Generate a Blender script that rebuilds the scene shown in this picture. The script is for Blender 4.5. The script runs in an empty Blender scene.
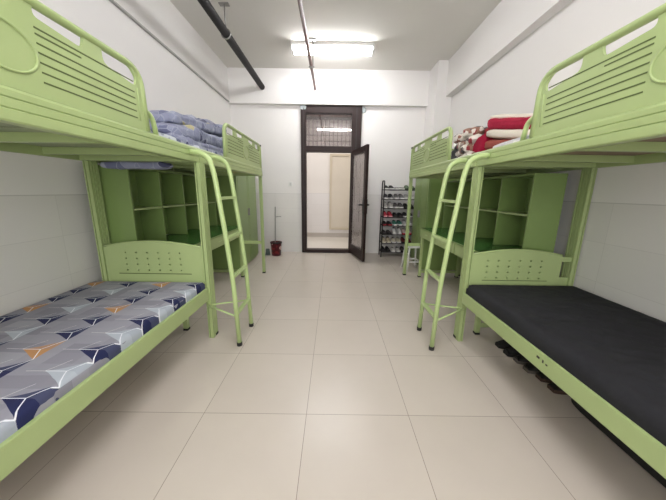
import bpy, bmesh, math, random
from mathutils import Vector, Matrix, noise
from mathutils.geometry import tessellate_polygon

# ------------------------------------------------------------------ camera, light, exposure
SC = bpy.context.scene
COL = SC.collection
CAM_Z = 1.2813
cam_data = bpy.data.cameras.new('camera')
cam_data.sensor_fit = 'HORIZONTAL'
cam_data.sensor_width = 36.0
cam_data.lens = 271.38 / 666 * 36.0
cam_data.clip_start = 0.02
cam = bpy.data.objects.new('camera', cam_data)
COL.objects.link(cam)
_r = Vector((0.99989, 0.00064, 0.01448)); _u = Vector((-0.01429, 0.21020, 0.97755)); _f = Vector((0.00242, 0.97766, -0.21019))
cam.matrix_world = Matrix(((_r.x, _u.x, -_f.x, 0), (_r.y, _u.y, -_f.y, 0), (_r.z, _u.z, -_f.z, CAM_Z), (0, 0, 0, 1)))
SC.camera = cam

world = bpy.data.worlds.new('daylight'); SC.world = world
world.use_nodes = True
world.node_tree.nodes['Background'].inputs[0].default_value = (1.0, 0.98, 0.95, 1)
world.node_tree.nodes['Background'].inputs[1].default_value = 0.5

def area(name, loc, rot, sx, sy, power, col=(1, 1, 1)):
    l = bpy.data.lights.new(name, 'AREA'); l.shape = 'RECTANGLE'
    l.size = sx; l.size_y = sy; l.energy = power; l.color = col
    o = bpy.data.objects.new(name, l); o.location = loc; o.rotation_euler = rot
    COL.objects.link(o); return o
# added front fill light at an unseen window behind the photographer
area('front_fill', (0.0, -1.72, 1.75), (math.radians(90), 0, 0), 3.1, 1.9, 74, (0.985, 0.985, 1.0))
TUBE = 54.0          # emission of the ceiling tubes
SC.view_settings.view_transform = 'Standard'
SC.view_settings.look = 'None'
SC.view_settings.gamma = 1.0
SC.view_settings.use_curve_mapping = False
SC.view_settings.exposure = 0.38

# ------------------------------------------------------------------ materials
MATS = {}
def srgb(r, g, b):
    f = lambda c: (c / 255 / 12.92) if c <= 10 else ((c / 255 + .055) / 1.055) ** 2.4
    return (f(r), f(g), f(b), 1)
def mat(name, col, rough=.5, metal=0., var=.04, scale=6., bump=0., bscale=60., spec=.5, emit=None):
    """plain surface with a faint procedural mottling and bump"""
    if name in MATS: return MATS[name]
    m = bpy.data.materials.new(name); m.use_nodes = True; MATS[name] = m
    nt = m.node_tree; b = nt.nodes['Principled BSDF']
    b.inputs['Roughness'].default_value = rough; b.inputs['Metallic'].default_value = metal
    b.inputs['Specular IOR Level'].default_value = spec
    tc = nt.nodes.new('ShaderNodeTexCoord')
    n = nt.nodes.new('ShaderNodeTexNoise'); n.inputs['Scale'].default_value = scale; n.inputs['Detail'].default_value = 3
    nt.links.new(tc.outputs['Object'], n.inputs['Vector'])
    mx = nt.nodes.new('ShaderNodeMix'); mx.data_type = 'RGBA'
    mx.inputs['A'].default_value = tuple(c * (1 - var) for c in col[:3]) + (1,)
    mx.inputs['B'].default_value = tuple(min(1, c * (1 + var)) for c in col[:3]) + (1,)
    nt.links.new(n.outputs['Fac'], mx.inputs['Factor'])
    nt.links.new(mx.outputs['Result'], b.inputs['Base Color'])
    if bump:
        n2 = nt.nodes.new('ShaderNodeTexNoise'); n2.inputs['Scale'].default_value = bscale; n2.inputs['Detail'].default_value = 4
        nt.links.new(tc.outputs['Object'], n2.inputs['Vector'])
        bp = nt.nodes.new('ShaderNodeBump'); bp.inputs['Strength'].default_value = bump; bp.inputs['Distance'].default_value = .01
        nt.links.new(n2.outputs['Fac'], bp.inputs['Height']); nt.links.new(bp.outputs['Normal'], b.inputs['Normal'])
    if emit:
        b.inputs['Emission Color'].default_value = (.985, .985, 1, 1); b.inputs['Emission Strength'].default_value = emit
    return m

GREEN = mat('green_enamel', srgb(166, 183, 126), .32, var=.03, scale=4, spec=.45)
GREEN_L = mat('pale_green_enamel', srgb(182, 202, 140), .3, var=.03, spec=.45)
GREEN_P = mat('green_board', srgb(124, 147, 86), .3, var=.05, scale=3)
GREEN_T = mat('green_desk_mat', srgb(62, 116, 56), .25, var=.06)
GROOVE = mat('pressed_groove', srgb(84, 98, 48), .6)
DARKRUB = mat('black_rubber', srgb(28, 27, 26), .6)
FRAME = mat('dark_bronze_aluminium', srgb(40, 25, 23), .45, var=.1, spec=.25)
WHITEP = mat('white_plastic', srgb(232, 232, 228), .4)
WHITEM = mat('white_metal', srgb(225, 224, 220), .4)
PIPEBLK = mat('black_pipe_paint', srgb(26, 23, 23), .6, var=.2, spec=.15)
PIPEBRN = mat('red_brown_pipe_paint', srgb(104, 66, 56), .5, var=.2)
STEEL = mat('galvanised_steel', srgb(150, 148, 144), .4, .6)
BLACKM = mat('black_metal', srgb(38, 34, 34), .4)
BOARD_G = mat('green_bed_board', srgb(150, 160, 128), .6, var=.08, scale=5)
BOARD = mat('bed_board', srgb(150, 128, 112), .7, var=.15, scale=9)
WALLP = None

def wall_mat(name, paint, tile, axis, rough_p=.75, tw=.6, th=.3, off=0.):
    """white emulsion above z = 1.23 m, glossy white tiles below"""
    m = bpy.data.materials.new(name); m.use_nodes = True
    nt = m.node_tree; b = nt.nodes['Principled BSDF']; N = nt.nodes.new; Lk = nt.links.new
    g = N('ShaderNodeNewGeometry'); sp = N('ShaderNodeSeparateXYZ'); Lk(g.outputs['Position'], sp.inputs[0])
    cb = N('ShaderNodeCombineXYZ')
    ad = N('ShaderNodeMath'); ad.operation = 'ADD'; ad.inputs[1].default_value = off + 20 * tw
    Lk(sp.outputs[axis], ad.inputs[0]); Lk(ad.outputs[0], cb.inputs[0])
    az = N('ShaderNodeMath'); az.operation = 'ADD'; az.inputs[1].default_value = -1.228 + th * 8
    Lk(sp.outputs['Z'], az.inputs[0]); Lk(az.outputs[0], cb.inputs[1])
    br = N('ShaderNodeTexBrick'); br.offset = 0; br.squash = 1
    br.inputs['Scale'].default_value = 1; br.inputs['Brick Width'].default_value = tw; br.inputs['Row Height'].default_value = th
    br.inputs['Mortar Size'].default_value = .0016; br.inputs['Mortar Smooth'].default_value = .3
    c2 = tuple(c * .97 for c in tile[:3]) + (1,)
    br.inputs['Color1'].default_value = tile; br.inputs['Color2'].default_value = c2
    br.inputs['Mortar'].default_value = tuple(c * .82 for c in tile[:3]) + (1,)
    Lk(cb.outputs[0], br.inputs['Vector'])
    lt = N('ShaderNodeMath'); lt.operation = 'LESS_THAN'; lt.inputs[1].default_value = 1.228; Lk(sp.outputs['Z'], lt.inputs[0])
    no = N('ShaderNodeTexNoise'); no.inputs['Scale'].default_value = 1.3; no.inputs['Detail'].default_value = 4; Lk(g.outputs['Position'], no.inputs['Vector'])
    pm = N('ShaderNodeMix'); pm.data_type = 'RGBA'
    pm.inputs['A'].default_value = tuple(c * .97 for c in paint[:3]) + (1,); pm.inputs['B'].default_value = paint
    Lk(no.outputs['Fac'], pm.inputs['Factor'])
    mx = N('ShaderNodeMix'); mx.data_type = 'RGBA'
    Lk(lt.outputs[0], mx.inputs['Factor']); Lk(pm.outputs['Result'], mx.inputs['A']); Lk(br.outputs['Color'], mx.inputs['B'])
    ln = N('ShaderNodeMath'); ln.operation = 'COMPARE'; ln.inputs[1].default_value = 1.228; ln.inputs[2].default_value = .0035; Lk(sp.outputs['Z'], ln.inputs[0])
    m3 = N('ShaderNodeMix'); m3.data_type = 'RGBA'; Lk(ln.outputs[0], m3.inputs['Factor']); Lk(mx.outputs['Result'], m3.inputs['A']); m3.inputs['B'].default_value = tuple(c * .80 for c in tile[:3]) + (1,)
    Lk(m3.outputs['Result'], b.inputs['Base Color'])
    rr = N('ShaderNodeMapRange'); rr.inputs['To Min'].default_value = rough_p; rr.inputs['To Max'].default_value = .42
    Lk(lt.outputs[0], rr.inputs['Value']); Lk(rr.outputs[0], b.inputs['Roughness'])
    return m
PAINT = srgb(236, 233, 231); TILE = srgb(226, 223, 220)
W_X = wall_mat('wall_paint_and_tiles_side', PAINT, TILE, 'Y', off=-2.01)
W_Y = wall_mat('wall_paint_and_tiles_end', PAINT, TILE, 'X')
CEIL = mat('ceiling_emulsion', srgb(222, 219, 213), .9, var=.02, scale=1.5)
BEAM = mat('beam_emulsion', srgb(234, 231, 229), .8, var=.015, scale=1.5)

def floor_mat():
    m = bpy.data.materials.new('beige_floor_tiles'); m.use_nodes = True
    nt = m.node_tree; b = nt.nodes['Principled BSDF']; N = nt.nodes.new; Lk = nt.links.new
    g = N('ShaderNodeNewGeometry')
    va = N('ShaderNodeVectorMath'); va.operation = 'ADD'; va.inputs[1].default_value = (0.1385 + 12, -1.357 + 12, 0)
    Lk(g.outputs['Position'], va.inputs[0])
    br = N('ShaderNodeTexBrick'); br.offset = 0
    br.inputs['Scale'].default_value = 1; br.inputs['Brick Width'].default_value = .6; br.inputs['Row Height'].default_value = .6
    br.inputs['Mortar Size'].default_value = .0017; br.inputs['Mortar Smooth'].default_value = .2
    br.inputs['Color1'].default_value = srgb(208, 198, 188); br.inputs['Color2'].default_value = srgb(203, 193, 183)
    br.inputs['Mortar'].default_value = srgb(140, 126, 114)
    Lk(va.outputs[0], br.inputs['Vector'])
    no = N('ShaderNodeTexNoise'); no.inputs['Scale'].default_value = 5; no.inputs['Detail'].default_value = 6; Lk(g.outputs['Position'], no.inputs['Vector'])
    mx = N('ShaderNodeMix'); mx.data_type = 'RGBA'; mx.blend_type = 'MULTIPLY'; mx.inputs['Factor'].default_value = 1
    rp = N('ShaderNodeValToRGB'); rp.color_ramp.elements[0].color = (.93, .93, .92, 1); rp.color_ramp.elements[1].color = (1, 1, 1, 1)
    Lk(no.outputs['Fac'], rp.inputs['Fac']); Lk(br.outputs['Color'], mx.inputs['A']); Lk(rp.outputs['Color'], mx.inputs['B'])
    Lk(mx.outputs['Result'], b.inputs['Base Color'])
    b.inputs['Roughness'].default_value = .3; b.inputs['Specular IOR Level'].default_value = .5
    return m
FLOOR = floor_mat()

def voro_mat(name, cols, scale, rough=.9, line=None, bump=.0):
    """printed cloth: random coloured cells, optional pale lines between them"""
    m = bpy.data.materials.new(name); m.use_nodes = True
    nt = m.node_tree; b = nt.nodes['Principled BSDF']; N = nt.nodes.new; Lk = nt.links.new
    tc = N('ShaderNodeTexCoord'); v = N('ShaderNodeTexVoronoi'); v.inputs['Scale'].default_value = scale
    Lk(tc.outputs['Object'], v.inputs['Vector'])
    sx = N('ShaderNodeSeparateColor'); Lk(v.outputs['Color'], sx.inputs[0])
    rp = N('ShaderNodeValToRGB'); rp.color_ramp.interpolation = 'CONSTANT'
    while len(rp.color_ramp.elements) < len(cols): rp.color_ramp.elements.new(.5)
    tot = sum(w for w, c in cols); a = 0
    for e, (w, c) in zip(rp.color_ramp.elements, cols):
        e.position = a / tot; e.color = c; a += w
    Lk(sx.outputs[0], rp.inputs['Fac'])
    out = rp.outputs['Color']
    if line:
        v2 = N('ShaderNodeTexVoronoi'); v2.feature = 'DISTANCE_TO_EDGE'; v2.inputs['Scale'].default_value = scale
        Lk(tc.outputs['Object'], v2.inputs['Vector'])
        lt = N('ShaderNodeMath'); lt.operation = 'LESS_THAN'; lt.inputs[1].default_value = .035; Lk(v2.outputs['Distance'], lt.inputs[0])
        mx = N('ShaderNodeMix'); mx.data_type = 'RGBA'; Lk(lt.outputs[0], mx.inputs['Factor']); Lk(out, mx.inputs['A']); mx.inputs['B'].default_value = line
        out = mx.outputs['Result']
    if bump:
        n2 = N('ShaderNodeTexNoise'); n2.inputs['Scale'].default_value = 13; n2.inputs['Detail'].default_value = 4; Lk(tc.outputs['Object'], n2.inputs['Vector'])
        bp = N('ShaderNodeBump'); bp.inputs['Strength'].default_value = bump; bp.inputs['Distance'].default_value = .03
        Lk(n2.outputs['Fac'], bp.inputs['Height']); Lk(bp.outputs['Normal'], b.inputs['Normal'])
    Lk(out, b.inputs['Base Color']); b.inputs['Roughness'].default_value = rough; b.inputs['Specular IOR Level'].default_value = .15
    b.inputs['Sheen Weight'].default_value = .1
    return m

def glass_mat(name, tint, clear, rough=.08, wave=0.):
    """tinted pane: part clear, part mirror"""
    m = bpy.data.materials.new(name); m.use_nodes = True
    nt = m.node_tree; N = nt.nodes.new; Lk = nt.links.new
    out = nt.nodes['Material Output']; nt.nodes.remove(nt.nodes['Principled BSDF'])
    tr = N('ShaderNodeBsdfTransparent'); tr.inputs[0].default_value = tint
    gl = N('ShaderNodeBsdfGlossy'); gl.inputs['Roughness'].default_value = rough; gl.inputs['Color'].default_value = (.9, .88, .88, 1)
    df = N('ShaderNodeBsdfDiffuse'); df.inputs['Color'].default_value = tuple(c * .6 for c in tint[:3]) + (1,)
    m1 = N('ShaderNodeMixShader'); m1.inputs[0].default_value = .5; Lk(gl.outputs[0], m1.inputs[1]); Lk(df.outputs[0], m1.inputs[2])
    m2 = N('ShaderNodeMixShader'); m2.inputs[0].default_value = clear; Lk(m1.outputs[0], m2.inputs[1]); Lk(tr.outputs[0], m2.inputs[2])
    if wave:
        tc = N('ShaderNodeTexCoord'); mp = N('ShaderNodeMapping'); mp.inputs['Scale'].default_value = (16, 16, 1.2); Lk(tc.outputs['Object'], mp.inputs[0])
        no = N('ShaderNodeTexNoise'); no.inputs['Scale'].default_value = 1; no.inputs['Detail'].default_value = 2; Lk(mp.outputs[0], no.inputs['Vector'])
        bp = N('ShaderNodeBump'); bp.inputs['Strength'].default_value = wave; bp.inputs['Distance'].default_value = .02
        Lk(no.outputs['Fac'], bp.inputs['Height']); Lk(bp.outputs[0], gl.inputs['Normal'])
    Lk(m2.outputs[0], out.inputs[0])
    return m
GLASS_T = glass_mat('transom_glass', (.66, .62, .62, 1), .74, .03)
GLASS_D = glass_mat('figured_door_glass', (.62, .56, .55, 1), .30, .10, .8)

# ------------------------------------------------------------------ mesh helpers
class MB:
    """collects shapes; d = -1/+1 mirrors the first axis so one builder serves both sides of the aisle"""
    def __init__(s, d=1, o=(0, 0, 0)): s.bm = bmesh.new(); s.d = d; s.o = o
    def P(s, p): return Vector((s.d * (p[0] - s.o[0]), p[1] - s.o[1], p[2] - s.o[2]))
    def box(s, x0, x1, y0, y1, z0, z1, bev=0., mi=0, seg=2):
        t = bmesh.new()
        v = [t.verts.new(s.P((x, y, z))) for x in (x0, x1) for y in (y0, y1) for z in (z0, z1)]
        for f in ((0, 1, 3, 2), (4, 6, 7, 5), (0, 4, 5, 1), (2, 3, 7, 6), (0, 2, 6, 4), (1, 5, 7, 3)): t.faces.new([v[i] for i in f])
        bmesh.ops.recalc_face_normals(t, faces=t.faces)
        if bev: bmesh.ops.bevel(t, geom=t.edges[:], offset=bev, segments=seg, affect='EDGES', profile=.7)
        s._join(t, mi); return s
    def _join(s, t, mi=0, smooth=False):
        mp = {}
        for v in t.verts: mp[v] = s.bm.verts.new(v.co)
        for f in t.faces:
            try:
                nf = s.bm.faces.new([mp[v] for v in f.verts]); nf.material_index = mi; nf.smooth = smooth or f.smooth
            except ValueError: pass
        t.free()
    def tube(s, pts, r, n=10, fil=0., mi=0, caps=True, closed=False, ry=None):
        pts = [s.P(p) for p in pts]
        if fil: pts = fillet(pts, fil)
        t = bmesh.new(); rings = []
        up = None; N = len(pts)
        for i, p in enumerate(pts):
            if i == 0: tg = pts[1] - p
            elif i == N - 1: tg = p - pts[-2]
            else: tg = (pts[i + 1] - p).normalized() + (p - pts[i - 1]).normalized()
            tg.normalize()
            if up is None:
                a = Vector((0, 0, 1)) if abs(tg.z) < .9 else Vector((0, 1, 0))
                up = (a - tg * a.dot(tg)).normalized()
            else: up = (up - tg * up.dot(tg)).normalized()
            sd = tg.cross(up)
            rr = r[i] if isinstance(r, (list, tuple)) else r
            rings.append([t.verts.new(p + up * rr * math.cos(k * 2 * math.pi / n) + sd * (ry or rr) * math.sin(k * 2 * math.pi / n)) for k in range(n)])
        for a, b in zip(rings, rings[1:]):
            for k in range(n):
                f = t.faces.new((a[k], a[(k + 1) % n], b[(k + 1) % n], b[k])); f.smooth = True
        if caps: t.faces.new(rings[0][::-1]); t.faces.new(rings[-1])
        bmesh.ops.recalc_face_normals(t, faces=t.faces)
        s._join(t, mi); return s
    def plate(s, loops, x0, x1, axis='x', mi=0):
        """flat plate with holes: loops of (a, b); lies across axis x (a=y, b=z) or y (a=x, b=z)"""
        def pt(a, b, c): return s.P((c, a, b)) if axis == 'x' else s.P((a, c, b))
        t = bmesh.new(); fl = [p for l in loops for p in l]
        tris = tessellate_polygon([[Vector((a, b, 0)) for a, b in l] for l in loops])
        A = [t.verts.new(pt(a, b, x0)) for a, b in fl]; B = [t.verts.new(pt(a, b, x1)) for a, b in fl]
        for q in tris:
            try: t.faces.new([A[i] for i in q]); t.faces.new([B[i] for i in reversed(q)])
            except ValueError: pass
        k = 0
        for l in loops:
            n = len(l)
            for i in range(n):
                a, b = k + i, k + (i + 1) % n
                t.faces.new((A[a], A[b], B[b], B[a]))
            k += n
        bmesh.ops.recalc_face_normals(t, faces=t.faces)
        s._join(t, mi); return s
    def prism(s, prof, y0, y1, mi=0):
        """profile of (x, z) pushed along y"""
        return s.plate([prof], y0, y1, axis='y', mi=mi)
    def lathe(s, prof, c, n=20, mi=0, smooth=True):
        t = bmesh.new(); rings = []
        for r, z in prof: rings.append([t.verts.new(s.P((c[0], c[1], c[2] + z)) + Vector((r * math.cos(k * 2 * math.pi / n), r * math.sin(k * 2 * math.pi / n), 0))) for k in range(n)])
        for a, b in zip(rings, rings[1:]):
            for k in range(n):
                f = t.faces.new((a[k], a[(k + 1) % n], b[(k + 1) % n], b[k])); f.smooth = smooth
        t.faces.new(rings[0][::-1]); t.faces.new(rings[-1])
        s._join(t, mi); return s
    def pillow(s, c, h, e=(.45, .35), amp=.0, freq=5., seed=0., nu=40, nv=20, mi=0, tilt=0.):
        """soft rounded slab: superellipsoid with half-sizes h and noise wrinkles"""
        t = bmesh.new(); rows = []
        sp = lambda a, p: math.copysign(abs(a) ** p, a)
        for j in range(nv + 1):
            ph = -math.pi / 2 + math.pi * j / nv; row = []
            for i in range(nu):
                th = 2 * math.pi * i / nu
                v = Vector((h[0] * sp(math.cos(ph), e[0]) * sp(math.cos(th), e[1]), h[1] * sp(math.cos(ph), e[0]) * sp(math.sin(th), e[1]), h[2] * sp(math.sin(ph), e[0])))
                q = (v + Vector((seed, seed * 1.7, seed * .3))) * freq
                dn = noise.noise(q) * amp + noise.noise(q * 2.3) * amp * .5
                nrm = Vector((v.x / h[0] ** 2, v.y / h[1] ** 2, v.z / h[2] ** 2)); nrm.normalize()
                v = v + nrm * dn
                v.z += v.y * tilt
                row.append(t.verts.new(s.P((c[0] + v.x, c[1] + v.y, c[2] + v.z))))
            rows.append(row)
        for a, b in zip(rows, rows[1:]):
            for i in range(nu):
                f = t.faces.new((a[i], a[(i + 1) % nu], b[(i + 1) % nu], b[i])); f.smooth = True
        bmesh.ops.remove_doubles(t, verts=t.verts, dist=1e-5)
        bmesh.ops.recalc_face_normals(t, faces=t.faces)
        s._join(t, mi); return s
    def build(s, name, m, parent=None, loc=None):
        me = bpy.data.meshes.new(name)
        s.bm.to_mesh(me); s.bm.free()
        for q in (m if isinstance(m, (list, tuple)) else [m]): me.materials.append(q)
        o = bpy.data.objects.new(name, me); COL.objects.link(o)
        if parent: o.parent = parent
        if loc: o.location = loc
        return o

def fillet(pts, r, n=6):
    out = [pts[0]]
    for a, p, b in zip(pts, pts[1:], pts[2:]):
        u = (a - p); v = (b - p); k = min(r, u.length * .49, v.length * .49)
        A = p + u.normalized() * k; B = p + v.normalized() * k
        for i in range(n + 1):
            t = i / n; out.append(A * (1 - t) ** 2 + p * 2 * t * (1 - t) + B * t ** 2)
    out.append(pts[-1]); return out
def fillet2(l, r, n=5):
    """closed 2-D loop with rounded corners"""
    out = []; N = len(l)
    for i in range(N):
        a, p, b = (Vector((*l[j % N], 0)) for j in (i - 1, i, i + 1))
        rr = r[i] if isinstance(r, (list, tuple)) else r
        u = a - p; v = b - p; k = min(rr, u.length * .49, v.length * .49)
        if k < 1e-6: out.append((p.x, p.y)); continue
        A = p + u.normalized() * k; B = p + v.normalized() * k
        for q in range(n + 1):
            t = q / n; w = A * (1 - t) ** 2 + p * 2 * t * (1 - t) + B * t ** 2; out.append((w.x, w.y))
    return out

def thing(name, loc, label, cat, group=None, rz=0.):
    o = bpy.data.objects.new(name, None); COL.objects.link(o); o.location = loc; o.rotation_euler = (0, 0, rz)
    o.empty_display_size = .1
    return tag(o, label, cat, group)
def tag(o, label, cat, group=None):
    o['label'] = label; o['category'] = cat
    if group: o['group'] = group
    return o
def struct(o): o['kind'] = 'structure'; return o
def relabel(o, text): o['label'] = text; return o
def dup(root, loc, label, rz=None, group=None):
    r = root.copy(); COL.objects.link(r); r.location = loc; r['label'] = label
    if rz is not None: r.rotation_euler = (0, 0, rz)
    if group: r['group'] = group
    for ch in list(root.children):
        c = ch.copy(); COL.objects.link(c); c.parent = r
        for g in list(ch.children):
            k = g.copy(); COL.objects.link(k); k.parent = c
    return r

# ------------------------------------------------------------------ room shell
XL, XR, YF, YN, ZC = -2.02, 2.05, 5.72, -1.6, 3.5
struct(MB().box(XL - .12, XR + .12, YN - .12, YF + .02, -.1, 0).build('floor', FLOOR))
struct(MB().box(XL - .12, XR + .12, YN - .12, YF + .2, ZC, ZC + .1).build('ceiling', CEIL))
struct(MB().box(XL - .12, XL, YN - .12, YF + .2, 0, ZC).build('wall_left', W_X))
struct(MB().box(XR, XR + .12, YN - .12, YF + .2, 0, ZC).build('wall_right', W_X))
DX0, DX1, DZ = -.65, .535, 2.9
w = MB()
w.box(XL, DX0, YF, YF + .2, 0, ZC); w.box(DX1, XR, YF, YF + .2, 0, ZC); w.box(DX0, DX1, YF, YF + .2, DZ, ZC)
struct(w.build('wall_far', W_Y))
w = MB()      # wall behind the photographer with an opening added for the fill light
w.box(XL, -1.6, YN - .12, YN, 0, ZC); w.box(1.6, XR, YN - .12, YN, 0, ZC); w.box(-1.6, 1.6, YN - .12, YN, 0, .75); w.box(-1.6, 1.6, YN - .12, YN, 2.75, ZC)
struct(w.build('wall_near', W_Y))
# beams: far end, left and right wall, and the column in the far right corner
struct(MB().box(XL, 1.77, YF - .10, YF, 2.9, ZC, .004).build('trim_1', BEAM))
struct(MB().box(XL, XL + .025, YN, YF - .10, 2.93, ZC, .004).build('trim_2', BEAM))
struct(MB().box(1.94, XR, YN, 5.2, 2.93, ZC, .004).build('trim_3', BEAM))
struct(MB().box(1.77, XR, 5.2, YF, 0, ZC, .004).build('trim_4', W_X))
struct(MB().box(XL + .002, XL + .032, YN, YF - .1, 2.915, 2.93).build('trim_5', mat('grey_groove_strip', srgb(178, 176, 172), .6)))  # grey strip drawn for the groove line below the left beam
# frame of the added, unseen window behind the photographer
wf = MB()
for x in (-1.6, -.55, .5, 1.55): wf.box(x, x + .05, YN - .1, YN - .04, .75, 2.75)
for z in (.75, 2.1, 2.7): wf.box(-1.6, 1.6, YN - .1, YN - .04, z, z + .05)
struct(wf.build('window_added_1', WHITEM))

# corridor beyond the door
COR_F = mat('corridor_floor_tile', srgb(214, 208, 198), .3)
struct(MB().box(-2.6, 2.6, YF + .02, 7.9, -.1, 0).build('floor_corridor', COR_F))
W_C = wall_mat('corridor_wall', srgb(238, 233, 228), srgb(232, 228, 226), 'X')
struct(MB().box(-2.6, 2.6, 7.75, 7.9, 0, 3.3).build('wall_corridor', W_C))
struct(MB().box(-2.6, 2.6, YF + .2, 7.75, 3.2, 3.3).build('ceiling_corridor', CEIL))
struct(MB().box(-2.7, -2.6, YF + .2, 7.9, 0, 3.3).build('wall_corridor_left', W_C))
struct(MB().box(2.6, 2.7, YF + .2, 7.9, 0, 3.3).build('wall_corridor_right', W_C))
struct(MB().box(-2.6, 2.6, 7.735, 7.75, 0, .12).build('baseboard_corridor', mat('skirting_grey', srgb(186, 178, 170), .4)))
CREAM = mat('cream_door_paint', srgb(216, 206, 190), .45)
d2 = bpy.data.objects.new('door_2', None); COL.objects.link(d2); d2.location = (0, 7.75, 0); struct(d2)
MB().box(-.04, .62, -.03, 0, .28, 2.22, .004).build('door_panel', CREAM, d2)
f = MB()
for a in ((-.1, -.04, .22, 2.28), (.62, .68, .22, 2.28)): f.box(a[0], a[1], -.045, 0, a[2], a[3], .004)
f.box(-.04, .62, -.045, 0, 2.22, 2.28, .004); f.box(-.04, .62, -.045, 0, .22, .28, .004)
f.build('door_frame', mat('cream_frame', srgb(206, 194, 172), .45), d2)

def tube_light(name, x0, x1, y, z, label, emit, width=.15, drop=0.):
    r = thing(name, ((x0 + x1) / 2, y, z), label, 'ceiling light')
    h = (x1 - x0) / 2
    MB().box(-h, h, -width / 2, width / 2, -.045, 0, .006).build('lamp_base', WHITEM, r)
    em = mat('fluorescent_tube_%d' % int(emit * 10), (1, 1, 1, 1), .5, emit=emit)
    for s in ((-1, 1) if width > .12 else (0,)):
        MB().tube([(-h + .03, s * width * .36, -.07), (h - .03, s * width * .36, -.07)], .018, 10).build('lamp_tube', em, r)
    for s in (-1, 1):
        MB().box(s * h - (.03 if s > 0 else 0), s * h + (.03 if s < 0 else 0), -width / 2, width / 2, -.095, -.045, .005).build('lamp_holder', WHITEM, r)
    return r
tube_light('ceiling_light', -.68, .60, 4.80, ZC, 'glowing twin fluorescent tube light on the white ceiling near the far end', TUBE, .24)
tube_light('ceiling_light', -.62, .62, 1.15, ZC, 'single fluorescent tube light on the ceiling nearer the beds', TUBE * 2.9, .06)
area('corridor_fill', (0, 6.8, 3.1), (0, 0, 0), 4.0, 1.0, 40, (1, .97, .94))  # unseen area light added under the corridor ceiling to brighten the corridor

for i, (y, z, r_, nm) in enumerate(((6.25, 2.98, .05, 'thick'), (6.45, 2.86, .035, 'thin lower'), (6.95, 3.02, .06, 'rearmost'))):
    cp = MB().tube([(-2.58, y, z), (2.58, y, z)], r_, 12).build('corridor_pipe', PIPEBRN if i != 1 else PIPEBLK)
    tag(cp, '%s dark pipe crossing the corridor seen through the glass over the door' % nm, 'pipe')
# ------------------------------------------------------------------ entrance door
d1 = bpy.data.objects.new('door_1', None); COL.objects.link(d1); d1.location = (0, YF, 0); struct(d1)
f = MB()
f.box(DX0, -.55, -.05, .1, 0, DZ, .004); f.box(.345, DX1, -.05, .1, 0, DZ, .004)
f.box(-.55, .345, -.05, .1, 2.76, DZ, .004); f.box(-.55, .345, -.05, .1, 2.05, 2.16, .004)
f.box(-.55, .345, -.06, .1, 0, .07, .004)
f.build('door_frame', FRAME, d1)
f = MB(); f.box(.43, .445, -.054, -.048, .02, 2.88); f.box(-.605, -.59, -.054, -.048, .02, 2.88); f.build('frame_groove', mat('frame_shadow_line', srgb(30, 22, 22), .5), d1)
MB().box(-.55, .345, .02, .03, 2.16, 2.76).build('transom_glass', GLASS_T, d1)
f = MB()
for i in range(11): x = -.50 + i * .082; f.tube([(x, .07, 2.16), (x, .07, 2.76)], .008, 6)
for z in (2.27, 2.38): f.tube([(-.55, .07, z), (.345, .07, z)], .006, 6)
f.build('security_bars', mat('bar_grey', srgb(70, 56, 58), .5), d1)
FILL = mat('grey_blue_filler', srgb(168, 176, 178), .9, var=.1, scale=30)
MB().pillow((-.60, -.05, 2.86), (.06, .008, .045), (.8, .8), .01, 20, 1, 20, 10).build('filler_patch', FILL, d1)
MB().pillow((.565, -.01, 2.84), (.05, .014, .06), (.8, .8), .012, 20, 3, 20, 10).build('filler_patch', FILL, d1)
LW, LH, LT = .86, 2.07, .045
leaf = MB().box(0, .06, -.0, LT, .03, LH, .003).box(LW - .11, LW, 0, LT, .03, LH, .003).box(.06, LW - .11, 0, LT, .03, .22, .003).box(.06, LW - .11, 0, LT, LH - .1, LH, .003).build('door_leaf', FRAME, d1)
leaf.location = (.362, -.06, .0); leaf.rotation_euler = (0, 0, math.radians(-77))
MB().box(.06, LW - .11, .016, .026, .22, LH - .1).build('leaf_glass', GLASS_D, leaf)
h = MB()
for y0, y1 in ((-.05, 0), (LT, LT + .05)):
    h.box(LW - .09, LW - .02, y0 if y0 < 0 and False else (y0 + .035 if y0 < 0 else y0), y1 if y0 < 0 else y1 - .035, .90, 1.16, .005)
    h.tube([(LW - .06, (y0 if y0 < 0 else y1), 1.06), (LW - .06, 0 if y0 < 0 else LT, 1.06)], .016, 8)
    h.tube([(LW - .06, (y0 if y0 < 0 else y1), 1.06), (LW - .2, (y0 if y0 < 0 else y1), 1.06)], .016, 8)
h.build('door_handle', BLACKM, leaf)

# light switch
sw = MB().box(-.045, .045, -.012, 0, -.045, .045, .004).build('light_switch', WHITEP, None, (-.874, YF, 1.42))
tag(sw, 'small white light switch on the far wall left of the door', 'switch')
MB().box(-.02, .02, -.018, -.012, -.03, .03, .002).build('rocker', mat('switch_grey', srgb(200, 200, 198), .4), sw)

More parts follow.
